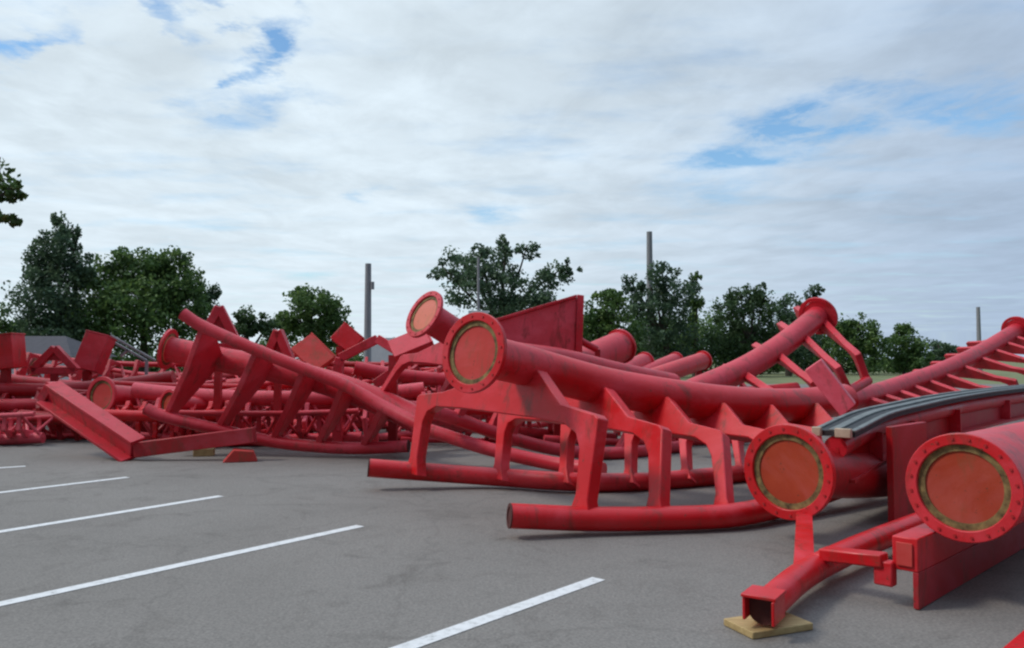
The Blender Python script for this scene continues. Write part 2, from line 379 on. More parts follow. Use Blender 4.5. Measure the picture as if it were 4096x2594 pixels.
# ------------------------------------------------------------------ track sections
def flange(parent, c, axis, ro, cover='orange', th=.05, bolts=0, open_=False):
    """bolted end plate; axis points out of the pipe"""
    axis = Vector(axis).normalized(); c = Vector(c)
    mb = MB(); mb.ring(c - axis * th, axis, ro, ro * .79, th, 44); fl = mb.build('flange', parent_mat(parent), parent, .006)
    if cover == 'plain':
        MB().tube([c - axis * .04, c - axis * .02], ro * .78, 36).build('cover_disc', parent_mat(parent), fl); return fl
    g = MB(); g.ring(c - axis * .05, axis, ro * .79, ro * .665, .022, 44); g.build('gasket_ring', M['gasket'], fl)
    k = MB(); k.tube([c - axis * .06, c - axis * .04], ro * .67, 44); k.build('cover_disc', M[cover], fl)
    a = axis.orthogonal().normalized(); b_ = axis.cross(a)
    for i in range(bolts):
        t = 2 * math.pi * (i + .5) / bolts; p = c + (a * math.cos(t) + b_ * math.sin(t)) * ro * .90
        MB().tube([p, p + axis * .010], ro * .028, 8).build('bolt', M['bolt'], fl)
    return fl
PM = {}
def parent_mat(p): return PM.get(p.name, M['red'])

TIE = [(.15, .98), (.68, .735), (1.00, .69), (1.035, .665), (1.015, .12), (1.06, -.025), (.86, -.025), (.91, .14), (.90, .45), (.855, .545), (.74, .60), (.40, .615)]
def tie_poly(w0=.15):
    r = [(w0, .97)] + TIE[1:]; return r + [(-a, b) for a, b in reversed(r)]
def make_tie(root, S, L_, R__, sh, thick, mat, poly=None):
    mid = (L_ + R__) / 2; U = (R__ - L_) / 2; V = S - mid
    n = U.cross(V).normalized()
    pl = poly or tie_poly(min(.4, .24 / max(U.length, .3))); pl = [(a - sh * (min(b, .7) / .7 if b < .8 else 0), b) for a, b in pl]
    mb = MB(); mb.prism(pl, mid, U, V, n * thick)
    return mb.build('tie', mat, root, .012)

def track(label, S, L_, R__, tie_ids, mat='red', sr=.23, rr=.11, f0=None, f1=None, thick=.13, fr=.42, group='red track sections', name='track_section', cat='track section', open_rails=True, bolts=0, poly=None, shear=0.0):
    root = empty(name, (sum((p.x for p in S)) / len(S), sum((p.y for p in S)) / len(S), 0), label, cat, group)
    PM[root.name] = M[mat]
    sp = spl(S, 8); spt = list(sp)
    if f0: spt[0] = spt[0] + (spt[1] - spt[0]).normalized() * .058
    if f1: spt[-1] = spt[-1] + (spt[-2] - spt[-1]).normalized() * .058
    MB().tube(spt, sr, 28).build('spine', M[mat], root)
    for rail in (L_, R__):
        if rail is None: continue
        pts = spl(rail, 8); mb = MB(); mb.tube(pts, rr, 18)
        ro = mb.build('rail', M[mat], root)
        if open_rails:
            for e, q in ((pts[0], pts[0] - pts[1]), (pts[-1], pts[-1] - pts[-2])):
                ax = q.normalized(); pm = MB(); pm.ring(e, ax, rr * .995, rr * .70, .012, 20); pm.tube([e - ax * .001, e + ax * .003], rr * .70, 20)
                pm.build('rail_mouth', M['bore'], ro)  # flat dark cap in place of the shaded hollow
    for i in tie_ids:
        make_tie(root, S[i], L_[i], R__[i], shear, thick, M[mat], poly)
    if f0: flange(root, sp[0], sp[0] - sp[1], fr, f0, bolts=bolts)
    if f1: flange(root, sp[-1], sp[-1] - sp[-2], fr, f1, bolts=0)
    return root

# --- A : the long section in the middle, its flange towards the camera
S = [P(1110, 828, 7.75), P(1245, 862, 8.45), P(1405, 905, 8.85), P(1545, 930, 9.15), P(1675, 946, 9.5), P(1785, 953, 9.9), P(1890, 951, 10.4), P(1985, 940, 10.9)]
L_ = [P(868, 1100, 9.85, .11), P(972, 1108, 9.95, .11), P(1172, 1122, 10, .11), P(1325, 1132, 9.7, .11), P(1478, 1134, 9.8, .11), P(1612, 1126, 10.2, .11), P(1740, 1114, 10.7, .11), P(1860, 1102, 11.2, .11)]
R__ = [P(1200, 1213, 7.2, .115), P(1385, 1220, 7.35, .115), P(1560, 1219, 7.45, .115), P(1718, 1212, 7.6, .115), P(1840, 1188, 8.0, .115), P(1950, 1155, 8.5, .115), P(2050, 1118, 9.1, .115), P(2140, 1082, 9.7, .115)]
track('long sagging red track section with large round flange turned to the camera, in the middle', S, L_, R__, range(1, 7), 'red', .215, .112, 'orange', None, .14, .40, bolts=16, shear=.2)

# --- D : rolled section on the left, rails towards the camera
S = [P(392, 820, 14.0), P(520, 846, 14.0), P(640, 868, 13.9), P(745, 893, 13.8), P(835, 922, 13.6), P(925, 960, 13.4), P(985, 990, 13.2)]
L_ = [P(430, 738, 12.9), P(478, 768, 12.9), P(605, 824, 12.8), P(715, 868, 12.7), P(808, 905, 12.6), P(900, 955, 12.4), P(1010, 1012, 12.0)]
R__ = [P(345, 962, 13.3), P(390, 980, 13.3), P(512, 1010, 13.3), P(640, 1038, 13.3, .1), P(745, 1050, 13.2, .1), P(850, 1054, 13.1, .1), P(960, 1049, 13.0, .1)]
rd = track('rolled red track section with slanting plates between its two rails, left of the middle flange', S, L_, R__, range(1, 6), 'crimson', .22, .10, 'cover_pale', None, .10, .36, poly=[(.13, .93), (.5, .62), (1.0, .20), (1.05, 0), (.8, -.03), (0, .03), (-.8, -.03), (-1.05, 0), (-1.0, .20), (-.5, .62), (-.13, .93)])
pts = spl([P(1010, 1012, 12.0), P(1150, 1056, 11.7), P(1300, 1090, 11.4, .1), P(1420, 1105, 11.3, .1)], 6)
MB().tube(pts, .10, 16).build('rail', M['crimson'], rd)

# --- F : section behind the middle one, its flange facing left
S = [P(995, 737, 11.7), P(1085, 792, 12.2), P(1190, 832, 13.0), P(1320, 850, 14.0), P(1450, 880, 14.9), P(1580, 905, 16)]
L_ = [P(845, 925, 13.6), P(885, 945, 13.6), P(1010, 985, 14.2), P(1150, 1010, 14.8), P(1300, 1020, 15.6), P(1450, 1030, 16.3, .1)]
R__ = [P(1010, 965, 11.4), P(1075, 985, 11.8), P(1200, 1030, 12.2), P(1330, 1060, 12.7, .1), P(1460, 1065, 13.2, .1), P(1600, 1050, 14.0, .1)]
track('red track section whose pale orange flange rises highest, behind the middle one', S, L_, R__, range(1, 5), 'crimson', .23, .10, 'cover_pale', None, .12, .38, bolts=14)

# --- T : section rising to the right towards the trees
S = [P(1560, 950, 13.0), P(1650, 912, 13.6), P(1740, 872, 14.3), P(1820, 825, 15), P(1880, 780, 15.7), P(1925, 742, 16.3)]
L_ = [P(1560, 975, 14.5), P(1640, 935, 15.2), P(1730, 895, 16), P(1800, 850, 16.8), P(1858, 806, 17.4), P(1893, 775, 18)]
R__ = [P(1700, 1010, 12.0), P(1785, 990, 12.5), P(1865, 970, 13.1), P(1940, 945, 13.7), P(1998, 918, 14.3), P(2040, 895, 14.8)]
POLY_T = [(-.2, .80), (-.75, .62), (-1, .5), (-1.0, 0), (-.86, 0), (-.84, .42), (-.3, .6), (.3, .6), (.86, .42), (.88, .3), (.82, .04), (1.0, -.04), (1.07, .3), (1.04, .56), (.72, .66), (.2, .84)]
track('red track section rising steeply to a dark ring flange with a hooked tie beside it', S, L_, R__, (1, 2, 3, 4, 5), 'crimson', .22, .09, None, 'plain', .12, .40, poly=None)

# --- E : farther section climbing to the right edge
S = [P(1990, 940, 16.5), P(2060, 925, 17.6), P(2130, 902, 18.8), P(2205, 876, 20), P(2290, 837, 21.6), P(2350, 802, 22.8), P(2392, 776, 23.6)]
S = spl(S, 2)
def off(S, dx, dy, dz): return [p + Vector((dx, dy, dz)) for p in S]
R__ = [Vector((p.x + 1.1, p.y - 1.0, max(.09, p.z - .95))) for p in S]; L_ = [Vector((p.x - .1, p.y + 1.5, max(.09, p.z - .75))) for p in S]
re_ = track('distant red track section climbing to the right edge with its dark flange end up', S, L_, R__, range(1, len(S) - 1), 'crimson', .22, .08, None, 'plain', .09, .42)

# --- B : section with the grooved running strip on top
dirB = Vector((.72, .69, 0)).normalized(); sideB = Vector((.69, -.72, 0)).normalized()
root = empty('track_section', (3.6, 8, 0), 'red track section topped by a black and grey grooved strip, its orange covered flange low', 'track section', 'red track sections')
PM[root.name] = M['red']
c0 = P(1850, 1110, 7.0)
spB = [c0 + dirB * t + Vector((0, 0, dz)) for t, dz in ((.07, 0), (.6, -.06), (1.4, -.16), (2.4, -.25), (4, -.3), (6.5, -.3), (9, -.3))]
MB().tube(spl(spB, 6), .23, 32).build('spine', M['dark_red'], root)  # darker red puts the overhead beam's shade into the spine colour
flange(root, c0, -dirB, .415, 'cover_rust', .06, 18)
beam = [P(1965, 1052, 7.45), P(2050, 1008, 8.23), P(2130, 985, 9.0), P(2210, 965, 9.9), P(2310, 946, 11.3), P(2420, 930, 13.4), P(2530, 917, 16)]
bs = spl(beam, 6)
MB().tube(bs, .105, 18).build('rail', M['crimson'], root)
web = MB(); low = [Vector((p.x, p.y, p.z - .30)) for p in bs]
for a in range(len(bs) - 1):
    web.plate([low[a], low[a + 1], bs[a + 1], bs[a]], sideB * .03)
web.build('web_plate', M['dark_red'], root, smooth=False)
for i in (5, 11, 19, 26, 31):
    p = bs[i] + sideB * .03; MB().plate([p + sideB * .0, p + sideB * .13, p + sideB * .13 - Vector((0, 0, .28)), p - Vector((0, 0, .28))], dirB * .025).build('stiffener', M['crimson'], root)
MB().path_beam([p + sideB * .09 for p in low], .17, .03).build('lower_flange', M['dark_red'], root)
top = [p + Vector((0, 0, .13)) for p in bs]; top[0] = top[0] - dirB * .03
MB().path_beam(top, .38, .05).build('base_plate', M['rubber'], root)
for o_, w in ((-.175, .05), (-.01, .085), (.17, .055)):
    MB().path_beam(top, w, .022, off=o_, lift=.03).build('running_strip', M['strip'], root, .006)
for o_, w in ((-.15, .085), (.10, .15)):
    MB().path_beam([top[0] - dirB * .05, top[0] - dirB * .001], w, .085, off=o_, lift=.012).build('end_block', M['tan'], root, .008)
railB = [G(1795, 1432, .155), G(1890, 1352, .16), G(1990, 1300, .17), G(2090, 1258, .18), G(2200, 1215, .18)]
rb = MB(); ptsB = spl(railB, 6); rb.tube(ptsB, .092, 20); ro = rb.build('rail', M['red'], root)
ax = (ptsB[0] - ptsB[1]).normalized(); pm = MB(); pm.ring(ptsB[0] - ax * .01, ax, .091, .076, .014, 24); pm.tube([ptsB[0] - ax * .012, ptsB[0] + ax * .002], .076, 20); pm.build('rail_mouth', M['bore'], ro)
q = P(1893, 1205, 6.95); f_ = G(1893, 1345, .2)
leg = MB(); leg.prism([(-.075, 1), (.04, 1), (.045, .32), (.10, .12), (.20, .02), (-.085, .02), (-.08, .3)], f_, dirB * .8 + Vector((0, 0, -.05)), q - f_, sideB * .11)
leg.build('tie', M['red'], root, .01)
b0 = G(1935, 1322, .2); b1 = b0 + sideB * .42 + Vector((0, 0, .03))
br = MB(); br.beam(b0 + Vector((0, 0, .06)), b1 + Vector((0, 0, .06)), .13, .085); br.beam(b1 + Vector((0, 0, .06)), b1 - Vector((0, 0, .1)), .12, .09, dirB); br.beam(b0 + Vector((0, 0, .06)), b0 - Vector((0, 0, .02)), .12, .09, dirB)
br.build('bracket', M['red'], root, .012)

w0 = P(2083, 1003, 7.7); w1 = w0 + dirB * .9
MB().plate([w0, w1, Vector((w1.x, w1.y, .02)), Vector((w0.x, w0.y, .02))], sideB * .06).build('web_plate', M['dark_red'], root, .006)
e = ptsB[0] + ax * .10; sl = MB(); tB = -ax
for o1, w_, h_ in ((Vector((0, 0, .088)), .20, .018),): sl.beam(e + o1, e + o1 + tB * .22, w_, h_)
for s_ in (-1, 1): sl.beam(e + sideB * .091 * s_ + Vector((0, 0, .012)), e + sideB * .091 * s_ + Vector((0, 0, .012)) + tB * .219, .017, .133)
sl.build('end_sleeve', M['red'], root, .004)

# --- C : big tube at the right edge and the beam under it
root = empty('support_column', (4.5, 6.5, 0), 'thick red support column lying at the right edge, wide orange end cover facing us', 'column', None)
PM[root.name] = M['red']
dC = Vector((.72, .69, 0)).normalized()
c1 = P(2262, 1147, 5.2)
MB().tube([c1 + dC * .065, c1 + dC * 1, c1 + dC * 4, c1 + dC * 9], .337, 48).build('column_tube', M['red'], root)
flange(root, c1, -dC, .352, 'cover_rust', .05, 20)
root = empty('steel_beam', (3.2, 5.9, 0), 'red box beam with a deep fin below it, under the thick column at right', 'beam', None)
h0 = P(2128, 1303, 5.2); sC = Vector((.69, -.72, 0))
MB().beam(h0, h0 + dC * 6, .16, .215).build('box_beam', M['red'], root, .008)
e0 = h0 - dC * .004; MB().beam(e0 - dC * .001 + sC * .0, e0 - dC * .012, .10, .15).build('end_plate', M['orange'], root, .004)
k0 = Vector((h0.x, h0.y, 0)) + sC * .045
fin = MB(); fin.plate([k0 + Vector((0, 0, .01)), k0 + dC * 5 + Vector((0, 0, .01)), k0 + dC * 5 + Vector((0, 0, h0.z - .108)), k0 + Vector((0, 0, h0.z - .108))], sC * .035); fin.build('fin', M['dark_red'], root, .004)

# --- small piece at the lower right corner
q = G(2395, 1525, .0) + Vector((.17, -.05, .06)) - dC * .7
top_mesh('steel_beam', MB().beam(q, q + dC * 3, .12, .13).beam(q + Vector((0, 0, .068)), q + dC * 3 + Vector((0, 0, .068)), .2, .025), M['red'], 'red steel beam on the ground just entering the lower right corner', 'beam', bevel=.006)

# --- lumber
def board(cx, cy, z0, lx, ly, h, rot, label, group=None):
    mb = MB(); c, s_ = math.cos(rot), math.sin(rot)
    poly = [(-lx / 2, -ly / 2), (lx / 2, -ly / 2), (lx / 2, ly / 2), (-lx / 2, ly / 2)]
    mb.prism(poly, (0, 0, h / 2), (c, s_, 0), (-s_, c, 0), (0, 0, h))
    o = mb.build('lumber_block', M['wood'], None, .006); o.location = (cx, cy, z0); return tag(o, label, 'wood block', group)
g = G(1806, 1478)
board(g.x, g.y, .005, .44, .27, .042, R_(22), 'yellow lumber block on the asphalt under the nearest rail end')
g = G(480, 1072); board(g.x, g.y, .005, .32, .25, .12, R_(15), 'small dark timber block propping the left rolled section near its low rail')
g = G(1803, 1222); board(g.x + .02, g.y, .005, .09, .09, .09, R_(30), 'tiny pale wood chock under the curved near rail beside the low flange')
g = G(565, 1085); mbx = MB(); mbx.prism([(-.26, 0), (.26, 0), (.2, .16), (-.1, .19)], g + Vector((0, 0, .006)), (.95, .3, 0), (0, 0, 1), (-.1, .3, 0))
top_mesh('steel_shoe', mbx, M['orange'], 'orange steel shoe on the ground below the left rolled section', 'steel shoe', bevel=.01)

# --- leaning plate column between the climbing sections
a = [P(1892, 872, 9.7), P(1930, 846, 9.75), P(2012, 952, 9.5), P(1978, 982, 9.45)]
root = empty('plate_girder', (a[0].x, a[0].y, 0), 'flat pale red plate girder leaning behind the start of the grooved strip', 'girder', None)
foot = P(2040, 1010, 9.4)
MB().plate(a, Vector((.10, .22, .02))).build('plate', M['pink'], root, .01)
MB().beam((a[2] + a[3]) / 2 + Vector((.05, .12, 0)), Vector((foot.x + .05, foot.y + .12, .0)), .18, .18, (0, 1, 0)).build('foot', M['crimson'], root, .01)

# --- big tapered box panel behind the middle flange
c4 = [P(1150, 762, 14.6), P(1357, 700, 15.2), P(1352, 845, 15.2), P(1150, 850, 14.6)]
root = empty('box_girder', (c4[1].x, c4[1].y, 0), 'wide crimson box girder panel standing up behind the middle flange', 'girder', None)
MB().plate(c4, Vector((.06, .42, .02))).build('side_panel', M['pink'], root, .015)  # paler colour makes up for the weak light on this face
MB().plate([c4[1] + Vector((.0, -.05, .06)), c4[1] + Vector((.13, -.05, .04)), c4[2] + Vector((.13, -.05, 0)), c4[2] + Vector((0, -.05, 0))], Vector((.03, .5, 0))).build('end_flange', M['crimson'], root, .01)
MB().plate([c4[0] + Vector((0, -.05, .0)), c4[1] + Vector((-.01, -.05, 0)), c4[1] + Vector((-.01, -.05, .06)), c4[0] + Vector((0, -.05, .06))], Vector((.02, .5, 0))).build('top_flange', M['crimson'], root, .01)
for xx in (.25, .8):
    p = c4[3].lerp(c4[2], xx); MB().beam(Vector((p.x + .05, p.y + .2, 0)), Vector((p.x + .05, p.y + .2, p.z + .02)), .25, .25, (0, 1, 0)).build('foot', M['dark_red'], root)

# --- V shaped box beam frame on the left
v0, v1, v2 = P(118, 922, 13.6), P(318, 1058, 13.0, .17), P(600, 1022, 12.75, .1)
root = empty('beam_frame', (v1.x, v1.y, 0), 'V shaped frame of red channel beams with a pale square end, far left of the lot', 'frame', None)
MB().beam(v0, v1, .16, .34, (0, -.3, 1)).build('channel_beam', M['crimson'], root, .012)
for s_ in (-1, 1):
    t = (v1 - v0).normalized(); n_ = t.cross(Vector((0, 1, 0))).normalized()
    MB().beam(v0 + n_ * .16 * s_ - Vector((0, .06, 0)), v1 + n_ * .16 * s_ - Vector((0, .06, 0)), .26, .05, (0, -.3, 1)).build('beam_lip', M['crimson'], root, .006)
MB().beam(v1, v2, .16, .24).build('channel_beam', M['dark_red'], root, .012)
MB().plate([v0 + Vector((-.17, -.12, -.10)), v0 + Vector((.0, -.12, .18)), v0 + Vector((.12, -.12, .12)), v0 + Vector((-.04, -.12, -.17))], Vector((-.03, .3, 0))).build('end_plate', M['crimson'], root, .008)

# --- generic sections lying farther back
def pile(label, x, y, az, length, roll, n, mat='crimson', bend=0.0, tilt=0.0, g=.72, h=.8, sr=.15, rr=.065, f0=None, f1=None, fr=.34, lift=0.0, poly=None, group='track sections heaped at the back'):
    a = Vector((math.cos(R_(az)), math.sin(R_(az)), 0)); S = []; L_ = []; R__ = []
    for i in range(n + 2):
        t = i / (n + 1); s = (t - .5) * length
        ax = (a + Vector((0, 0, 1)) * (tilt + bend * (t - .5) * 2)).normalized()
        side = ax.cross(Vector((0, 0, 1))).normalized(); up = side.cross(ax)
        V = up * math.cos(R_(roll)) + side * math.sin(R_(roll)); W = ax.cross(V)
        p = Vector((x, y, 0)) + a * (s + length / 2) + Vector((0, 0, tilt * s + bend * s * s / length * 1.5))
        S.append(p); L_.append(p - V * h - W * g); R__.append(p - V * h + W * g)
    lo = min(min(p.z for p in L_) - rr, min(p.z for p in R__) - rr, min(p.z for p in S) - sr)
    d = Vector((0, 0, -lo + .006 + lift))
    S, L_, R__ = [[p + d for p in q] for q in (S, L_, R__)]
    root = track(label, S, L_, R__, range(1, n + 1), mat, sr, rr, f0, f1, .08, fr, group=group, open_rails=False)
    for side_, nm in ((L_, 0), (R__, 1)):
        zz = MB(); seq = [(S if (i + nm) % 2 else side_)[i] for i in range(len(S))]
        for p, q in zip(seq, seq[1:]): zz.tube([p, q], .028, 8)
        zz.build('bracing', M['pink' if nm else mat], root)
    return root
pile('red track section lying on rails along the far left edge of the heap', -13.2, 16.6, 4, 6.0, 8, 8, 'dark_red', .12)
pile('red track section on its side behind the V shaped frame', -12.5, 19.0, -2, 7.5, 80, 10, 'crimson', .10, f0='cover_pale')
pile('upturned red track section with rails on top, behind the rolled left section', -8.6, 16.8, 6, 5.4, 172, 8, 'red', .05)
pile('crimson track section with cross ties showing between the slanting plates', -7.2, 15.2, 3, 5.5, 20, 9, 'pink', .08, g=.6, h=.62)
pile('low red track section seen under the left rolled section, farther back', -5.8, 17.8, -5, 6.0, 100, 9, 'dark_red', .05)
pile('red track section behind the highest flange, rolled away from us', -3.4, 17.2, 12, 5.5, 40, 8, 'crimson', .14, f1='cover_pale')
pile('dark red track section at the back of the heap below the grey roof', -13.5, 22.5, 3, 8.0, 25, 6, 'dark_red', .1, f0='orange')
pile('bright red track section at the back of the heap below the tall dark tree', -10, 23.5, -4, 8.0, 150, 6, 'red', .1)
pile('crimson track section seen between the ties of the middle section', 0.6, 14.6, 10, 5.0, 35, 5, 'crimson', .06, g=.6, h=.6)
pile('small red track section leaning near the round green tree in the back row', -5.0, 21.5, 8, 6.0, 60, 5, 'red', .2, tilt=.06)
for args in (
  ('lattice like red track piece with many close ties at the far left, nearest row', -11.8, 16.0, 2, 3.4, 30, 8, 'crimson', .05, 0, .42, .5, .12, .05),
  ('small dark red track piece standing on edge behind the V shaped frame', -9.6, 15.6, -6, 2.8, 95, 7, 'dark_red', .05, 0, .45, .5, .12, .05),
  ('slim crimson track piece, right end propped up, between V frame and rolled section', -7.6, 15.9, 5, 3.2, 150, 8, 'crimson', .05, .16, .42, .45, .11, .05),
  ('slim red track piece lying flat under the rolled section, pale ties upright', -6.4, 14.7, 4, 3.6, 178, 9, 'crimson', .03, 0, .40, .5, .11, .05),
  ('close tied dark red track piece behind the low end of the rolled section', -4.6, 15.3, 8, 3.4, 55, 8, 'dark_red', .05, 0, .42, .5, .12, .05),
  ('narrow track piece tilted upward behind the orange plate', -4.9, 18.6, 10, 4.0, 120, 7, 'red', .05, .14, .5, .55, .14, .06),
  ('narrow track piece with raised left end near the grey roofed house', -11.4, 20.4, -3, 4.6, 140, 8, 'crimson', .05, -.14, .5, .6, .14, .06),
  ('thin lattice track piece in the front row at the left edge, ties upright', -11.2, 14.9, 3, 2.4, 172, 8, 'pink', .04, 0, .36, .42, .10, .045),
  ('thin pink track piece leaning behind the pale square beam end', -9.8, 17.6, 8, 3.4, 120, 8, 'pink', .05, .12, .4, .5, .11, .05),
  ('narrow pink track piece bridging the gap under the ladder frame', -8.2, 19.2, -4, 4.2, 160, 9, 'pink', .05, .06, .42, .55, .12, .05),
  ('short lattice track piece stacked behind the orange wedge shoe', -7.4, 14.5, 6, 2.4, 60, 7, 'red', .04, 0, .36, .42, .10, .045),
  ('pink track piece behind the hoop frame, ties fanned upward', -3.6, 19.6, 10, 4.0, 165, 8, 'pink', .08, .05, .45, .6, .13, .055),
  ('narrow red track piece behind the left leg of the middle section', -2.0, 14.8, 14, 3.2, 60, 7, 'crimson', .05, 0, .42, .5, .12, .05)):
    lb, x, y, az, ln, roll, n, mt, bd, tl, g_, h_, sr_, rr_ = args
    pile(lb, x, y, az, ln, roll, n, mt, bd, tl, g_, h_, sr_, rr_)
# flange ring standing in the heap
def disc_piece(label, X, Y, d, ax, r, ln, mat='crimson', cover='cover_pale', z_ok=False):
    c = P(X, Y, d); ax = Vector(ax).normalized()
    root = empty('pipe_section', (c.x, c.y, 0), label, 'pipe', None); PM[root.name] = M[mat]
    MB().tube([c - ax * .058, c - ax * ln], r * .62, 24).build('pipe', M[mat], root); flange(root, c, ax, r, cover)
    e = c - ax * ln * .55
    if e.z - r * .62 > .05: MB().beam(Vector((e.x, e.y, 0)), Vector((e.x, e.y, e.z - r * .5)), .16, .16, (0, 1, 0)).build('stand', M['dark_red'], root)
    return root
disc_piece('short crimson pipe with a rusty tan ring end, beside the V shaped frame', 236, 930, 15.0, (-.35, -.9, .1), .36, 1.6, cover='orange')
disc_piece('short red pipe with tan flange low in the heap under the rolled section', 395, 950, 14.6, (-.5, -.85, .1), .27, 1.2, cover='cover_rust')
# box beams and plates poking out of the heap
def boxpiece(label, a, b, w, h, mat, up=(0, -1, .2), cat='beam', foot=True):
    a, b = P(*a), P(*b)
    root = empty('box_beam', (a.x, a.y, 0), label, cat, None)
    o = MB().beam(a, b, w, h, up).build('beam', M[mat], root, .012)
    t = (b - a).normalized(); MB().beam(b, b + t * .03, w * 1.04, h * 1.04, up).build('end_plate', M[mat], root, .006)
    if foot: MB().beam(Vector((a.x, a.y, 0)), a, .15, .15, (0, 1, 0)).build('foot', M['dark_red'], root)
    return root
boxpiece('bright red square beam end sticking up at the left edge', (14, 868, 17), (8, 790, 17), .62, .5, 'red')
boxpiece('crimson box beam leaning up to the right below the big dark tree', (205, 872, 18.5), (238, 790, 18.7), .55, .4, 'crimson')
boxpiece('orange plate lying tilted on the heap beside the triangular bracket', (712, 850, 15.6), (760, 815, 15.8), .75, .12, 'orange', up=(.2, -.7, .6))
boxpiece('small red plate standing on the heap below the small round tree', (800, 815, 17.4), (832, 780, 17.5), .55, .2, 'red')
boxpiece('pale crimson block resting above the frame of the highest flange', (925, 835, 13.8), (1010, 800, 13.9), .5, .3, 'crimson', up=(0, -.6, .8))
# triangular brackets
def triangle(label, X, Y, d, w, h, mat, rot=0.0):
    apex = P(X, Y, d); base = Vector((apex.x, apex.y, apex.z - h))
    root = empty('triangle_bracket', (base.x, base.y, 0), label, 'bracket', 'triangular brackets on the heap')
    u = Vector((math.cos(rot), math.sin(rot), 0)); n_ = Vector((-u.y, u.x, 0))
    l_, r_, t_ = base - u * w / 2, base + u * w / 2, apex
    for p, q in ((l_, t_), (r_, t_), (l_, r_)):
        MB().beam(p, q, .16, .15, n_.cross(q - p)).build('bar', M[mat], root, .01)
    MB().prism([(-.5, 0), (.5, 0), (.12, .75), (-.12, .75)], base + u * 0 + Vector((0, 0, h * .45)), u * w * .42, Vector((0, 0, h * .7)), n_ * .05).build('gusset', M['dark_red'], root)
    MB().beam(Vector((base.x, base.y, 0)), base, .12, .12, (0, 1, 0)).build('post', M['dark_red'], root)
triangle('pink lit triangular bracket behind the top end of the rolled left section', 516, 722, 14.9, .75, .75, 'crimson', .15)
triangle('pink lit triangular bracket left of the orange plate', 655, 778, 14.9, .7, .8, 'crimson', -.1)
triangle('small triangular frame in front of the grey roof', 130, 818, 17.5, .95, .5, 'crimson', .05)
# bent hoop frame left of the highest flange
hp = [P(795, 860, 14.6), P(800, 842, 14.6), P(888, 797, 14.6), P(935, 826, 14.5), P(945, 860, 14.5), P(880, 905, 14.4)]
root = empty('hoop_frame', (hp[0].x, hp[0].y, 0), 'bent crimson hoop frame left of the highest flange', 'frame', None)
for i in range(len(hp) - 1): MB().beam(hp[i], hp[i + 1], .16, .14, (0, 1, 0)).build('bar', M['crimson'], root, .01)
MB().beam(Vector((hp[5].x, hp[5].y, 0)), hp[5], .16, .14, (0, 1, 0)).build('leg', M['crimson'], root)
MB().beam(Vector((hp[0].x, hp[0].y, 0)), hp[0], .16, .14, (0, 1, 0)).build('leg', M['crimson'], root)
# thin ladder frame against the dark tree
hp = [P(238, 788, 19), P(345, 848, 19)]
root = empty('ladder_frame', (hp[0].x, hp[0].y, 0), 'thin grey ladder frame sloping down against the big dark tree', 'ladder', None)
MB().beam(hp[0], hp[1], .05, .05).build('stringer', M['drum'], root)
MB().beam(hp[0] + Vector((.05, .35, 0)), hp[1] + Vector((.05, .35, 0)), .05, .05).build('stringer', M['drum'], root)
MB().beam(P(302, 822, 19), P(284, 838, 19), .05, .05).build('brace', M['drum'], root)
MB().beam(Vector((hp[0].x, hp[0].y, 0)), hp[0], .06, .06, (0, 1, 0)).build('leg', M['drum'], root)
MB().beam(Vector((hp[1].x, hp[1].y, 0)), hp[1], .06, .06, (0, 1, 0)).build('leg', M['drum'], root)
# straight columns lying behind, right of the girder
def col(label, a, b, r, mat='crimson', leg=True):
    a, b = P(*a), P(*b); root = empty('pipe_column', ((a.x + b.x) / 2, (a.y + b.y) / 2, 0), label, 'column', 'columns lying behind the middle section')
    MB().tube([a, a.lerp(b, .5), b], r, 24).build('column_tube', M[mat], root)
    t = (b - a).normalized(); MB().ring(b, t, r * 1.14, r * .7, .05, 28).build('end_collar', M[mat], root)
    MB().tube([b - t * .02, b + t * .01], r * .7, 20).build('end_bore_shade', M['bore'], root)  # dark disc paints the shaded inside of the column
    for f in (.1, .93):
        p = a.lerp(b, f); MB().beam(Vector((p.x, p.y, 0)), p - Vector((0, 0, r * .6)), .14, .14, (0, 1, 0)).build('stand', M['dark_red'], root)
col('thick crimson column end right of the box girder', (1330, 872, 15.5), (1458, 815, 17.0), .33)
col('short thin crimson column behind, first right of the thick one', (1430, 890, 18), (1515, 851, 20), .22)
col('long pale crimson column behind, second of the three thin ones', (1470, 898, 18.5), (1588, 848, 21), .2)
col('crimson column with its end leg showing against the trees, longest of the thin ones', (1500, 900, 18), (1652, 848, 20.5), .22, 'red')
bt = [P(1352, 790, 15.6), P(1372, 805, 15.6), P(1405, 822, 15.6)]
root = empty('bent_brace', (bt[0].x, bt[0].y, 0), 'small bent red brace at the corner of the box girder', 'brace', None)
MB().tube(spl(bt, 5), .07, 12).build('brace_tube', M['crimson'], root); MB().beam(Vector((bt[2].x, bt[2].y, 0)), bt[2], .1, .1, (0, 1, 0)).build('leg', M['dark_red'], root)

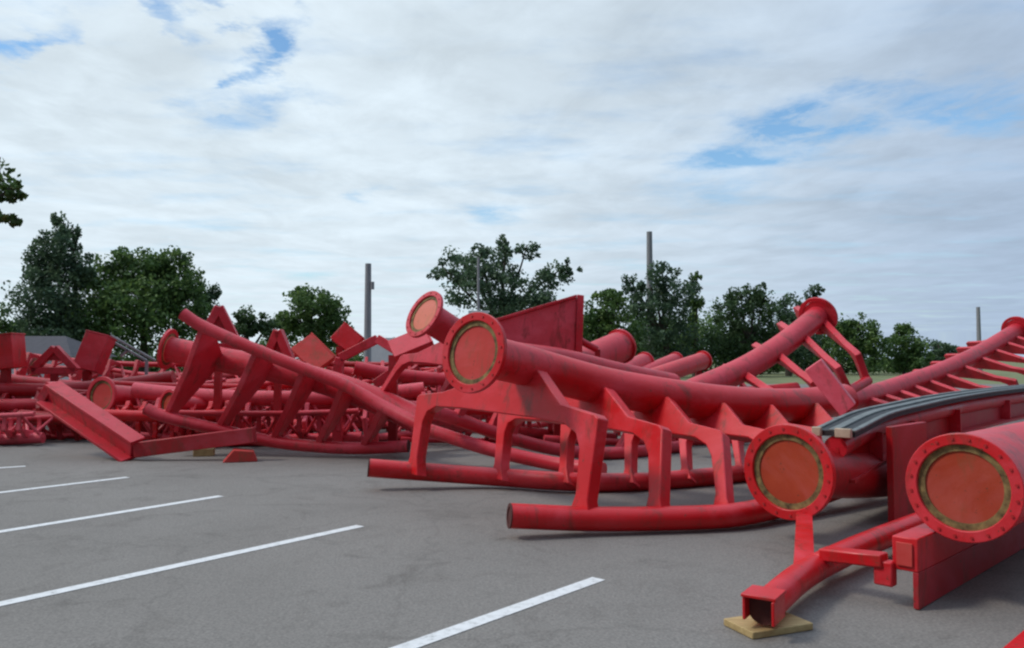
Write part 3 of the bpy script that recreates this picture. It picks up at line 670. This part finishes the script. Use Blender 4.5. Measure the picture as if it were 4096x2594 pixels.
# ------------------------------------------------------------------ buildings, poles
def house():
    c = G(110, 862); d = 46.0
    a = P(30, 838, d); b_ = P(168, 838, d); rt = P(45, 790, d + 2.5); rt2 = P(138, 790, d + 2.5)
    root = empty('house', ((a.x + b_.x) / 2, d, 0), 'low house with a grey hipped roof beyond the heap at left', 'house')
    x0, x1 = a.x - 3, b_.x; ez = a.z; rz = rt.z
    mb = MB(); w = 5.5
    mb.plate([(x0 + .3, d + .3, 0), (x1 - .3, d + .3, 0), (x1 - .3, d + .3, ez), (x0 + .3, d + .3, ez)], (0, w - .6, 0)); mb.build('wall', M['siding'], root, smooth=False)
    rf = MB(); rf.add([(x0, d, ez), (x1, d, ez), (x1, d + w, ez), (x0, d + w, ez), (x0 + 1.5, d + w / 2, rz), (x1 - 1.9, d + w / 2, rz)], [(0, 1, 5, 4), (1, 2, 5), (2, 3, 4, 5), (3, 0, 4), (3, 2, 1, 0)])
    rf.build('roof', M['roof'], root, smooth=False)
house()
def trailer():
    a = P(872, 832, 44); root = empty('white_trailer', (a.x + 1.2, 44, 0), 'white box trailer far behind the hoop frame', 'trailer')
    x0 = a.x; zt = P(872, 815, 44).z
    MB().plate([(x0, 44, .6), (x0 + 3.0, 44, .6), (x0 + 3.0, 44, zt + .5), (x0, 44, zt + .5)], (0, 2.2, 0)).build('body', M['siding'], root, .03)
    for xx in (.7, 1.4, 2.4): MB().tube([(x0 + xx, 43.95, .36), (x0 + xx, 44.2, .36)], .36, 18).build('wheel', M['rubber'], root)
    MB().beam((x0, 44.6, .55), (x0 + 3, 44.6, .55), .2, .12).build('chassis', M['drum'], root)
trailer()
def pole(X, Ytop, d, r, label, bits):
    t = P(X, Ytop, d); root = empty('utility_pole', (t.x, d, 0), label, 'pole', None)
    MB().tube([(t.x, d, 0), (t.x, d, t.z * .5), (t.x, d, t.z)], [r * 1.15, r, r * .85], 14).build('shaft', M['pole'], root)
    for (Y, w, kind) in bits:
        p = P(X, Y, d)
        if kind == 'arm': MB().beam((p.x - w, d - r, p.z), (p.x + w, d - r, p.z), .1, .12).build('crossarm', M['pole'], root)
        elif kind == 'can': MB().tube([(p.x + w, d - .1, p.z - .2), (p.x + w, d - .1, p.z + .2)], .1, 14).build('transformer', M['drum'], root)
        elif kind == 'lamp': MB().beam((p.x - w, d, p.z), (p.x + w, d, p.z), .25, .14).build('lamp_head', M['siding'], root)
pole(866, 620, 42, .19, 'thick grey wooden pole right of the small round tree', [(672, .24, 'can')])
pole(1527, 545, 82, .34, 'tall grey pole rising behind the tall tree right of the girder', [])
pole(1125, 605, 40, .07, 'slender pale pole in front of the spreading middle tree', [(734, .5, 'lamp')])
pole(2300, 722, 85, .22, 'small dark pole far off near the right edge', [])

# ------------------------------------------------------------------ trees
def leaves(name, lobes, size, mat, parent, per, clump=.38, flat=.9):
    """lobes: (centre, rx, ry, rz). leaf sized quads gathered in clumps through each lobe"""
    C = []; T = []; size = size * .78
    for c, rx, ry, rz in lobes:
        vol = (rx * rz) / (size * size); n = max(300, int(27 * per * vol)); nc = max(16, int(n / 60))
        dirs = RNG.normal(size=(nc, 3)); dirs /= np.linalg.norm(dirs, axis=1)[:, None]
        rad = RNG.random(nc) ** .38 * RNG.uniform(.82, 1.12, nc)
        cc = dirs * rad[:, None] * np.array([rx, ry, rz])
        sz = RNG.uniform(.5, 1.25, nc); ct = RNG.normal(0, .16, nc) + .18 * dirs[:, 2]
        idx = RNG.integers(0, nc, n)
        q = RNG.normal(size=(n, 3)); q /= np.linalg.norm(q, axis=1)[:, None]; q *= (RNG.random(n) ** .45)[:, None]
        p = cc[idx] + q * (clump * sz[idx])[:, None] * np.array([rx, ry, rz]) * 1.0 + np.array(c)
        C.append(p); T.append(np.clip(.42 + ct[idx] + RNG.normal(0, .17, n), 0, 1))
    C = np.concatenate(C); T = np.concatenate(T); n = len(C)
    keep = C[:, 2] > .15; C = C[keep]; T = T[keep]; n = len(C)
    a = RNG.normal(size=(n, 3)); a /= np.linalg.norm(a, axis=1)[:, None]
    b_ = np.cross(a, RNG.normal(size=(n, 3))); b_ /= np.linalg.norm(b_, axis=1)[:, None]
    s = size * RNG.uniform(.6, 1.25, n)[:, None]
    v = np.stack([C - a * s * .5, C + b_ * s * .30, C + a * s * .5, C - b_ * s * .30], 1).reshape(-1, 3) - np.array(parent_world(parent))
    me = bpy.data.meshes.new(name); me.vertices.add(4 * n); me.vertices.foreach_set('co', v.astype(np.float32).ravel())
    me.loops.add(4 * n); me.loops.foreach_set('vertex_index', np.arange(4 * n, dtype=np.int32))
    me.polygons.add(n); me.polygons.foreach_set('loop_start', np.arange(0, 4 * n, 4, dtype=np.int32))
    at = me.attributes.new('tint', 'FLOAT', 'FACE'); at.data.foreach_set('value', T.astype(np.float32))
    me.materials.append(mat); me.update(); me.validate()
    o = bpy.data.objects.new(name, me); COL.objects.link(o); o.parent = parent; return o
def tree(label, X, d, lobes, mat='leaf_mid', size=.45, per=1.5, tr=.28, clump=.38, name='tree', base=None, limbs=True):
    k = d / FPX / DS
    x = P(X, 880, d).x if base is None else base; root = empty(name, (x, d, 0), label, 'tree', 'trees beyond the parking lot')
    Lb = []
    for (lx, ly, rx, ry) in lobes:
        c = P(lx, ly, d); R1 = rx * k * 1.1; Z1 = ry * k * 1.08
        Lb.append(((c.x, d + random.uniform(-.35, .35) * R1, c.z), R1, R1 * .9, Z1))
    top = max(Lb, key=lambda q: q[0][2]); tz = top[0][2]
    tk = MB(); xt = sum(q[0][0] for q in Lb) / len(Lb)
    fork = Vector((x * .6 + xt * .4, d, tz * .42))
    tk.tube(spl([Vector((x, d, -.05)), Vector((x + random.uniform(-.1, .1), d, tz * .2)), fork], 4), [tr * (1.25 - .045 * i) for i in range(9)], 12)
    for (c, rx, ry, rz) in Lb:
        e = Vector(c); md = fork.lerp(e, .5) + Vector((random.uniform(-.3, .3), random.uniform(-.3, .3), .3))
        tk.tube(spl([fork, md, e + Vector((0, 0, rz * .5))], 4), [tr * (.62 - .06 * i) for i in range(9)], 8)
    tk.build('trunk', M['bark'], root)
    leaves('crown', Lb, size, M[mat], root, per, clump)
    return root
tree('tall dark tree with twigs poking from its pointed top, far left', 140, 62, [(135, 600, 55, 60), (150, 545, 26, 45), (95, 640, 45, 60), (120, 710, 70, 80), (190, 640, 40, 50), (180, 560, 14, 40), (130, 790, 80, 60)], 'leaf_blue', .40, 1.9)
tree('broad round dark tree left of the highest bracket', 340, 66, [(330, 660, 85, 70), (400, 660, 65, 62), (250, 670, 60, 60), (330, 750, 130, 80), (430, 730, 55, 70), (230, 760, 80, 80), (300, 620, 55, 34), (380, 622, 50, 30)], 'leaf_mid', .45, 1.9)
tree('narrow tree at the right shoulder of the broad round tree', 485, 70, [(492, 705, 34, 36), (480, 760, 45, 55), (505, 690, 18, 20)], 'leaf_blue', .42, 1.6)
tree('small pale green tree at the left edge beyond the heap', 15, 75, [(10, 765, 55, 38), (60, 790, 45, 35), (-30, 770, 50, 45)], 'leaf_mid', .45, 1.6)
tree('low dark tree just left of the small round tree', 590, 72, [(585, 765, 45, 36), (630, 775, 45, 36), (575, 745, 22, 18), (560, 790, 40, 40)], 'leaf_dark', .42, 1.8)
tree('small round tree standing left of the thick pole', 740, 60, [(738, 735, 62, 50), (720, 700, 34, 30), (700, 760, 40, 44), (785, 760, 38, 40), (745, 785, 70, 40), (770, 720, 34, 28)], 'leaf_mid', .38, 2.0)
tree('spreading open crowned tree behind the slender pole', 1160, 64, [(1080, 625, 58, 42), (1180, 620, 62, 50), (1130, 680, 85, 55), (1040, 640, 30, 26), (1190, 578, 22, 26), (1240, 590, 28, 24), (1290, 650, 44, 30), (1335, 635, 26, 26), (1260, 690, 80, 45), (1200, 740, 110, 50), (1130, 590, 28, 20)], 'leaf_blue', .40, 1.35)
tree('bushy light green tree between girder and tall tree', 1425, 68, [(1425, 725, 55, 44), (1400, 790, 60, 70), (1460, 790, 55, 60), (1440, 700, 28, 22)], 'leaf_mid', .42, 1.8)
tree('tall ragged tree in front of the tall pole', 1570, 74, [(1560, 650, 42, 38), (1530, 690, 40, 40), (1590, 700, 45, 50), (1550, 760, 62, 55), (1580, 820, 60, 50), (1478, 670, 20, 28), (1490, 730, 32, 40)], 'leaf_blue', .42, 1.45)
tree('slim upright tree beside the tall ragged tree', 1635, 78, [(1632, 665, 20, 30), (1640, 715, 24, 40), (1625, 790, 35, 50), (1650, 830, 40, 45)], 'leaf_mid', .42, 1.6)
tree('pointed dark tree left of the ring flange', 1770, 76, [(1775, 690, 26, 32), (1745, 705, 40, 28), (1720, 740, 40, 40), (1790, 745, 42, 50), (1755, 810, 62, 60), (1810, 810, 40, 50), (1700, 820, 45, 50)], 'leaf_dark', .42, 1.6)
tree('medium tree directly behind the rising section', 1855, 80, [(1860, 735, 38, 34), (1840, 780, 45, 50), (1880, 800, 45, 55)], 'leaf_blue', .45, 1.6)
tree('thin small crowned tree above the ring flange', 1912, 98, [(1905, 690, 16, 16), (1925, 685, 13, 14), (1912, 704, 15, 10)], 'leaf_blue', .42, 1.1, tr=.16)
tree('rounded yellow green tree right of the ring flange', 2025, 84, [(2025, 775, 36, 34), (2000, 810, 42, 50), (2050, 815, 36, 50), (1980, 770, 24, 24)], 'leaf_mid', .45, 1.8)
tree('round tree standing in the gap left of the far flange', 2130, 86, [(2128, 795, 34, 36), (2115, 830, 44, 44), (2150, 835, 34, 40)], 'leaf_mid', .45, 1.8)
tree('lowest bluish tree at the right end of the tree row', 2210, 90, [(2205, 825, 38, 30), (2240, 840, 34, 26), (2190, 850, 40, 28)], 'leaf_blue', .45, 1.7)
# near tree off the left edge whose branch reaches into the picture
tree('leafy branch of a nearer tree reaching in at the left edge', -420, 16, [(-8, 440, 52, 44), (38, 455, 28, 26), (20, 515, 30, 14), (-40, 500, 50, 40), (-60, 400, 60, 60), (-220, 380, 190, 150), (-420, 330, 240, 200), (-620, 420, 220, 180)], 'leaf_mid', .17, 1.1, tr=.22, clump=.26)
# shrubs that close the foot of the tree row
def undergrowth():
    root = bpy.data.objects.new('undergrowth', None); COL.objects.link(root); root.location = (0, 92, 0)
    root['kind'] = 'stuff'; root['label'] = 'dark undergrowth along the foot of the tree row'; root['category'] = 'undergrowth'
    Lb = []
    for X in list(range(-60, 640, 42)) + list(range(640, 1380, 46)) + list(range(1380, 2280, 30)):
        d = 92 + random.uniform(-3, 4); k = d / FPX / DS; h = random.uniform(85, 140) if X > 1380 else random.uniform(60, 95)
        if X > 1950: h = random.uniform(36, 60)
        c = P(X + random.uniform(-10, 10), 885 - h * .5, d); Lb.append(((c.x, d, max(.6, h * k * .45)), 40 * k, 2.2, h * k * .62))
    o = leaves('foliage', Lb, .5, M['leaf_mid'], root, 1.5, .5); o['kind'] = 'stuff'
undergrowth()
